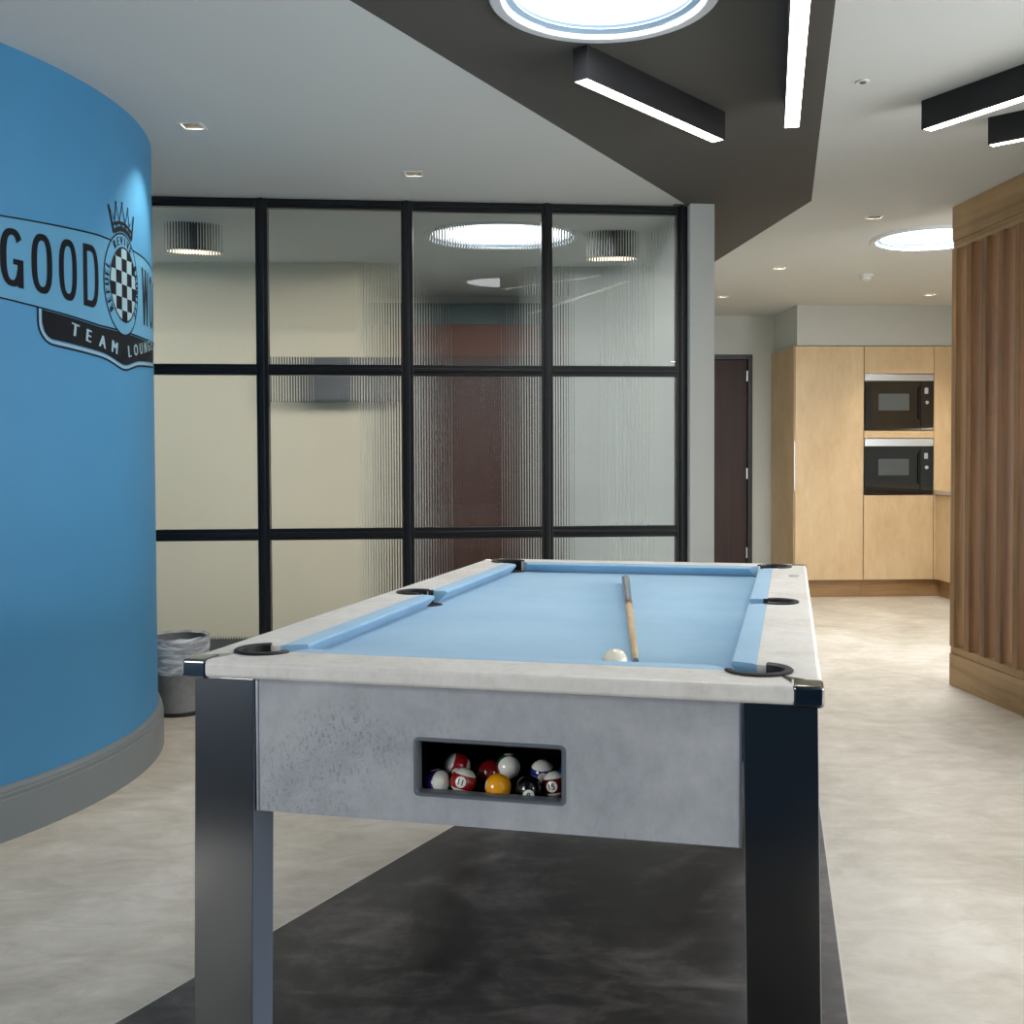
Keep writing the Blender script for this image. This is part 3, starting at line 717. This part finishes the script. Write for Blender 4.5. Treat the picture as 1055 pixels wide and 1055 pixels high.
# ------------------------------------------------------------------ waste bin
Bn = thing('waste_bin', 'round grey waste bin with clear plastic liner between blue wall and glass partition', 'bin', (-1.742, 5.135, 0))
RT_, RB_, HB = .140, .118, .362
obj('body', lathe([(0, .006), (RB_, .006), (RT_, HB), (RT_-.003, HB), (RB_-.003, .010), (0, .010)], 56, closed=False), M['shade'], Bn, smooth=True)
obj('base_ring', lathe([(RB_-.004, 0), (RB_+.003, 0), (RB_+.004, .018), (RB_+.0015, .020), (RB_-.004, .020)], 56), M['rubber'], Bn, smooth=True, label='black base ring')
lt = NT('clear_liner_film'); lt.b.inputs['Base Color'].default_value = lin((214, 220, 226)); lt.b.inputs['Roughness'].default_value = .25
lt.b.inputs['Alpha'].default_value = .42
nzz = lt.noise(7, 4, .5, (1, 1, 4.5), dist=1.0); lt.bump(nzz, .9, .02)
lt.l(lt.ramp(nzz, [(.38, (.32, .32, .32, 1)), (.60, (.92, .92, .92, 1))]), lt.b.inputs['Alpha'])
b = bmesh.new(); n = 120; rows = [(HB+.004, RT_-.012, 0), (HB+.010, RT_+.001, .001), (HB+.002, RT_+.005, .002), (HB-.04, RT_+.005, .003), (HB-.08, RT_+.003, .004), (HB-.115, RT_+.004, .006), (HB-.150, RT_+.001, .007)]
rg = []
for k, (z, r, a) in enumerate(rows):
    rg.append([b.verts.new(((r+a*sin(7*th+k*1.3)*sin(3*th+k)+a*.5*sin(19*th+k*2))*cos(th), (r+a*sin(7*th+k*1.3)*sin(3*th+k)+a*.5*sin(19*th+k*2))*sin(th), z+(.012*sin(2*th+1) if k > 4 else .002*sin(9*th)))) for th in [2*PI*i/n for i in range(n)]])
for k in range(len(rows)-1):
    for i in range(n): b.faces.new([rg[k][i], rg[k][(i+1) % n], rg[k+1][(i+1) % n], rg[k+1][i]])
obj('bin_liner', b, lt.m, Bn, smooth='all', label='crumpled clear plastic liner folded over the rim')

# ------------------------------------------------------------------ logo on the blue wall
LG = thing('wall_logo', 'black team lounge lettering, banner and crowned chequered crest on the blue curved wall', 'wall sign', (BX, BY, 0))
def cyl(s_, z, r): th = s_/BR; return ((BR+r)*cos(th), (BR+r)*sin(th), z)
ZC = 1.862
def warp(s_, z):   # band narrows gently away from the crest
    k = 1.0 if s_ > -.22 else 1-(-.22-s_)*.42
    if s_ > .22: k = 1-(s_-.22)*.25
    return ZC+(z-ZC)*k
def flat(name, V, F, mat, r=.0012, wf=True, sub=.03, label=None, parent=None):
    """2-D mesh (s,z) bent on the drum; long edges are cut so it follows the curve"""
    b = bmesh.new(); vs = [b.verts.new((x, y, 0)) for x, y in V]
    for f_ in F:
        try: b.faces.new([vs[i] for i in f_])
        except ValueError: pass
    ext = [v.co.x for v in b.verts]; x = min(ext)+sub
    while x < max(ext):
        bmesh.ops.bisect_plane(b, geom=b.verts[:]+b.edges[:]+b.faces[:], plane_co=(x, 0, 0), plane_no=(1, 0, 0)); x += sub
    for v in b.verts:
        s_, z = v.co.x, v.co.y
        v.co = cyl(s_, warp(s_, z) if wf else z, r)
    o = obj(name, b, mat, parent or LG, label=label)
    return o
def stroke(pts, w, closed=False):
    """polyline in (s,z) to ribbon mesh"""
    V = []; F = []; N = len(pts)
    for i, (x, y) in enumerate(pts):
        a = pts[(i-1) % N] if (closed or i) else pts[0]; c = pts[(i+1) % N] if (closed or i < N-1) else pts[-1]
        dx, dy = c[0]-a[0], c[1]-a[1]; l_ = math.hypot(dx, dy) or 1; nx, ny = -dy/l_*w/2, dx/l_*w/2
        V += [(x+nx, y+ny), (x-nx, y-ny)]
    for i in range(N if closed else N-1):
        j = (i+1) % N; F.append([2*i, 2*j, 2*j+1, 2*i+1])
    return V, F
def ringglyph(cx, cz, w, h, t, gap=None):
    """condensed rounded O (or G when gap)"""
    n = 40; V = []; F = []
    rx, ry = w/2, h/2
    def P(a, rx, ry, p=2.6):
        c, s_ = cos(a), sin(a); return (cx+rx*math.copysign(abs(c)**(2/p), c), cz+ry*math.copysign(abs(s_)**(2/p), s_))
    a0, a1 = (0, 2*PI) if gap is None else (gap[0], gap[1])
    for i in range(n+1):
        a = a0+(a1-a0)*i/n; V += [P(a, rx, ry), P(a, rx-t, ry-t*1.05)]
    for i in range(n): F.append([2*i, 2*i+2, 2*i+3, 2*i+1])
    return V, F
def rect(x0, x1, y0, y1): return [(x0, y0), (x1, y0), (x1, y1), (x0, y1)], [[0, 1, 2, 3]]
def join(*L_):
    V = []; F = []
    for v, f_ in L_: F += [[i+len(V) for i in q] for q in f_]; V += v
    return V, F
zt, zb = 1.978, 1.752; hh = (zt-zb); zc = (zt+zb)/2; st = .0245
def letterO(c): return ringglyph(c, zc, .092, hh, st)
def letterG(c):
    w = .090
    return join(ringglyph(c, zc, w, hh, st, (.62, 2*PI-.42)), rect(c+w/2-st, c+w/2, zb+.0, zc-.004), rect(c+.004, c+w/2, zc-.026, zc-.004))
def letterD(c):
    w = .094; P = []
    out = [(c-w/2, zb)]+[(c-.006+(w/2+.006)*math.copysign(abs(cos(a))**.75, cos(a)), zc+hh/2*math.copysign(abs(sin(a))**.75, sin(a))) for a in [-PI/2+PI*k/24 for k in range(25)]]+[(c-w/2, zt)]
    inn = [(c-w/2+st, zb+st)]+[(c-.006+(w/2+.006-st)*math.copysign(abs(cos(a))**.75, cos(a)), zc+(hh/2-st)*math.copysign(abs(sin(a))**.75, sin(a))) for a in [-PI/2+PI*k/24 for k in range(25)]]+[(c-w/2+st, zt-st)]
    N = len(out); return out+inn, [[i, (i+1) % N, N+(i+1) % N, N+i] for i in range(N)]
def letterW(c):
    w = .115; x = [c-w/2, c-w/4, c, c+w/4, c+w/2]
    def par(xa, ya, xb, yb): t_ = st*.95; return [(xa-t_/2, ya), (xa+t_/2, ya), (xb+t_/2, yb), (xb-t_/2, yb)], [[0, 1, 2, 3]]
    return join(par(x[1], zb, x[0]+.006, zt), par(x[1], zb, x[2], zt), par(x[3], zb, x[2], zt), par(x[3], zb, x[4]-.006, zt))
for fn, c in [(letterG, -.642), (letterO, -.519), (letterO, -.396), (letterD, -.268)]:
    V, F = fn(c); flat('letter', V, F, M['vinyl'], .0012)
for fn, c in [(letterW, .250), (letterO, .378), (letterO, .500), (letterD, .624)]:
    V, F = fn(c); flat('letter', V, F, M['vinyl'], .0012)
# band outline
SE = .76
top = [(-SE+.03, 2.020), (-SE, 1.995)]
def zt_band(s_): return 2.022
def arc(n, f_, a, b_): return [f_(a+(b_-a)*k/n) for k in range(n+1)]
bt, bb = 2.020, 1.697
L1 = arc(24, lambda s_: (s_, bt), -.126, -SE+.02)+[(-SE+.006, bt-.006), (-SE, bt-.022)]+arc(6, lambda z: (-SE, z), bt-.04, bb+.04)+[(-SE+.006, bb+.006)]+arc(24, lambda s_: (s_, bb), -SE+.02, -.088)
flat('band_field', *rect(-SE+.004, SE-.004, bb+.002, bt-.002), M['field'], .0006)
flat('band_outline', *stroke(L1, .0065), M['vinyl'])
L2 = arc(24, lambda s_: (s_, bt), .066, SE-.02)+[(SE-.006, bt-.006), (SE, bt-.022)]+arc(6, lambda z: (SE, z), bt-.04, bb+.04)+[(SE-.006, bb+.006)]+arc(24, lambda s_: (s_, bb), SE-.02, .028)
flat('band_outline', *stroke(L2, .0065), M['vinyl'])
# banner: filled shape between the band's lower edge and a dipping lower curve
CS = -.030
def low(s_, d_=0):
    u = abs(s_-CS)
    dip = 1.572+.026*(1-math.exp(-(u/.095)**2))
    return dip+max(0, u-.10)*.062-d_
xs = [CS-.492+.984*k/96 for k in range(97)]
V = []; F = []
for s_ in xs:
    u = abs(s_-CS); r_ = .05; e_ = .492-u
    zl = low(s_)
    if e_ < r_: zl += r_-math.sqrt(max(0, r_*r_-(r_-e_)**2))
    zu = 1.6935-.0018
    k = 1.0 if s_ > -.22 else 1-(-.22-s_)*.42
    if s_ > .22: k = 1-(s_-.22)*.25
    zu = ZC+(zu-ZC)*k
    V += [(s_, zu), (s_, min(zl, zu-.001))]
for i in range(len(xs)-1): F.append([2*i, 2*i+2, 2*i+3, 2*i+1])
flat('banner', V, F, M['vinyl'], .0008, wf=False, label='black banner shape')
def outline(off, w, nm, mat, r):
    P = []; hw = .492+off; r_ = .055+off
    zu_l = ZC+(1.697-ZC)*(1-(-.22-(CS-hw)*-1*-1)*0) 
    def kf(s_): return 1.0 if -.22 <= s_ <= .22 else (1-(-.22-s_)*.42 if s_ < 0 else 1-(s_-.22)*.25)
    sL, sR = CS-hw, CS+hw
    zL = ZC+(1.695-ZC)*kf(sL); zR = ZC+(1.695-ZC)*kf(sR)
    bl = low(sL+r_)-off; br = low(sR-r_)-off
    P += [(sL, zL), (sL, bl+r_)]+[(sL+r_-r_*cos(a), bl+r_-r_*sin(a)) for a in [PI/2*k/8 for k in range(1, 9)]]
    P += [(s_, low(s_)-off) for s_ in [sL+r_+(sR-sL-2*r_)*k/80 for k in range(1, 80)]]
    P += [(sR-r_+r_*sin(a), br+r_-r_*cos(a)) for a in [PI/2*k/8 for k in range(0, 9)]]+[(sR, zR)]
    flat(nm, *stroke(P, w), mat, r, wf=False)
outline(.019, .0065, 'banner_outline', M['vinyl'], .0011); outline(.009, .0085, 'banner_inline', M['vinyl_light'], .0010)
def put_text(s, size, place, mat, nm, offset=.0, sx=1.0, r=.0022, label=None):
    """each letter placed by place(i) -> (s, z, angle)"""
    for i, ch in enumerate(s):
        if ch == ' ': continue
        V0, F0 = text_polys(ch, size, 0, 2, sx); c, z, a = place(i); V, F = [], []
        for k in (-1, 0, 1):
            F += [[q+len(V) for q in f_] for f_ in F0]; V += [(x+k*offset, y) for x, y in V0]
        flat(nm, [(c+x*cos(a)-y*sin(a), z+x*sin(a)+y*cos(a)) for x, y in V], F, mat, r, wf=False)
put_text('TEAM', .063, lambda i: ([-.365, -.288, -.200, -.112][i], [1.664, 1.652, 1.641, 1.630][i], [-.16, -.16, -.16, -.16][i]), M['vinyl_light'], 'banner_letter', .0032, 1.0)
put_text('LOUNGE', .063, lambda i: (.022+.070*i, 1.628+.0125*i, .17), M['vinyl_light'], 'banner_letter', .0032, 1.0)
# crest
ez, eh, ew = 1.873, .189, .155
ell = lambda rx, ry, n=72, cs=CS, cz=ez: [(cs+rx*cos(2*PI*k/n), cz+ry*sin(2*PI*k/n)) for k in range(n)]
V = [(CS, ez)]+ell(ew, eh); flat('crest_field', V, [[0, 1+k, 1+(k+1) % 72] for k in range(72)], M['field'], .0013, wf=False)
flat('crest_outline', *stroke(ell(ew, eh), .0065, True), M['vinyl'], .0017, wf=False)
CC = CS+.010; cw, chh = .120, .138
flat('crest_inner_outline', *stroke(ell(cw, chh, cs=CC), .0065, True), M['vinyl'], .0021, wf=False)
def clip_ellipse(poly, n=72):
    el = [(CC+cw*cos(2*PI*k/n), ez+chh*sin(2*PI*k/n)) for k in range(n)]
    for i in range(n):
        (ax, ay), (bx_, by_) = el[i], el[(i+1) % n]; out = []
        ins = lambda p: (bx_-ax)*(p[1]-ay)-(by_-ay)*(p[0]-ax) >= 0
        for j in range(len(poly)):
            p, q = poly[j], poly[(j+1) % len(poly)]; ip, iq = ins(p), ins(q)
            if ip: out.append(p)
            if ip != iq:
                d1 = (bx_-ax)*(p[1]-ay)-(by_-ay)*(p[0]-ax); d2 = (bx_-ax)*(q[1]-ay)-(by_-ay)*(q[0]-ax); t_ = d1/(d1-d2)
                out.append((p[0]+t_*(q[0]-p[0]), p[1]+t_*(q[1]-p[1])))
        poly = out
        if len(poly) < 3: return None
    return poly
Vd, Fd, Vl, Fl = [], [], [], []
cwid, chei = .049, .0485
for i in range(-3, 4):
    for j in range(-3, 3):
        x0 = CC+(i-.5)*cwid; y0_ = ez+j*chei
        p = clip_ellipse([(x0, y0_), (x0+cwid, y0_), (x0+cwid, y0_+chei), (x0, y0_+chei)])
        if not p: continue
        darkq = (i+j) % 2 != 0 
        A, B_ = (Vd, Fd) if darkq else (Vl, Fl)
        B_.append(list(range(len(A), len(A)+len(p)))); A.extend(p)
flat('crest_checks', Vd, Fd, M['vinyl'], .0016, wf=False, label='black checks'); flat('crest_checks', Vl, Fl, M['vinyl_light'], .0016, wf=False, label='pale checks')
mrx, mry = (ew+cw)/2-.002, (eh+chh)/2
def on_arc(a_list, flip=False):
    def f_(i):
        a = a_list[i]; return (CS+.002+mrx*cos(a), ez+mry*sin(a), a-PI/2)
    return f_
put_text('REFUEL', .044, on_arc([r2(218-11.5*i) for i in range(6)]), M['vinyl'], 'crest_letter', .0024, .85)
put_text('REVIVE', .044, on_arc([r2(122-12.6*i) for i in range(6)]), M['vinyl'], 'crest_letter', .0024, .85)
put_text('REUNITE', .044, on_arc([r2(28-11.0*i) for i in range(7)]), M['vinyl'], 'crest_letter', .0024, .85)
# crown: outline spikes + base band
cr = CS+.010
pts = [(-.085, 2.052), (-.122, 2.140), (-.078, 2.100), (-.066, 2.162), (-.038, 2.104), (-.012, 2.172), (.014, 2.104), (.044, 2.164), (.056, 2.102), (.104, 2.145), (.078, 2.056)]
flat('crown', *stroke([(cr+x, z) for x, z in pts], .016), M['vinyl'], wf=False)
base = [(cr-.082+.160*k/16, 2.058+.022*(1-((k-8)/8)**2)) for k in range(17)]
flat('crown', *stroke(base, .018), M['vinyl'], wf=False)
base2 = [(cr-.088+.172*k/16, 2.084+.018*(1-((k-8)/8)**2)) for k in range(17)]
flat('crown', *stroke(base2, .012), M['vinyl'], wf=False)
for k in range(4): flat('crown_jewel', *stroke([(cr-.058+.037*k+.008*cos(a), 2.082+.004*(1.5-abs(k-1.5))+.008*sin(a)) for a in [2*PI*q/12 for q in range(12)]], .006, True), M['vinyl'], wf=False)
for (x, z) in [(-.122, 2.142), (-.066, 2.166), (-.012, 2.176), (.044, 2.168), (.104, 2.147)]:
    flat('crown_tip', *join(([(cr+x, z)]+[(cr+x+.007*cos(2*PI*q/12), z+.007*sin(2*PI*q/12)) for q in range(12)], [[0, 1+q, 1+(q+1) % 12] for q in range(12)])), M['vinyl'], wf=False)

# ------------------------------------------------------------------ daylight and world
def area(name, loc, target, sx_, sy_, energy, color):
    L = bpy.data.lights.new(name, 'AREA'); L.shape = 'RECTANGLE'; L.size = sx_; L.size_y = sy_; L.energy = energy; L.color = color
    o = link(bpy.data.objects.new(name, L)); o.location = loc
    o.rotation_euler = (Vector(target)-Vector(loc)).to_track_quat('-Z', 'Y').to_euler(); return o
area('window_daylight', (4.50, 1.9, 1.15), (0, 1.9, 1.1), 4.1, 1.9, 130, (1, .985, .965))
area('window_daylight', (-4.92, -2.4, 1.55), (0, -2.4, 1.4), 3.2, 1.4, 130, (1, .985, .96))  # lamp of the added left wall window
for (x, y, r), e_ in zip(skylights, (14, 72, 78, 45, 90, 46)):
    L = bpy.data.lights.new('skylight_daylight', 'AREA'); L.shape = 'DISK'; L.size = 2*(r-.05); L.energy = e_; L.color = (.94, .97, 1)
    o = link(bpy.data.objects.new('skylight_daylight', L)); o.location = (x, y, CZ+.012)
w = bpy.data.worlds.new('World'); S.world = w; w.use_nodes = True
w.node_tree.nodes['Background'].inputs[0].default_value = (.6, .7, .8, 1); w.node_tree.nodes['Background'].inputs[1].default_value = .4

# ------------------------------------------------------------------ camera
f, pit, rol, H = 1104.7445, .02668, -.003158, 1.2117
cp, sp = cos(pit), sin(pit)
fw = Vector((0, cp, -sp)); up0 = Vector((0, sp, cp)); r0 = Vector((1, 0, 0))
rt = r0*cos(rol)+up0*sin(rol); up = -r0*sin(rol)+up0*cos(rol)
cam = bpy.data.cameras.new('camera'); co = link(bpy.data.objects.new('camera', cam))
co.matrix_world = Matrix(((rt.x, up.x, -fw.x, 0), (rt.y, up.y, -fw.y, 0), (rt.z, up.z, -fw.z, H), (0, 0, 0, 1)))
cam.sensor_width = 36; cam.sensor_fit = 'HORIZONTAL'; cam.lens = f/1055*36
cam.shift_x = -29.1557/1055; cam.shift_y = -25.0133/1055; cam.clip_start = .02
S.camera = co
S.cycles.sample_clamp_indirect = 1.6
vs = S.view_settings; vs.view_transform = 'Standard'; vs.look = 'None'; vs.exposure = 0.2; vs.gamma = 1; vs.use_curve_mapping = False
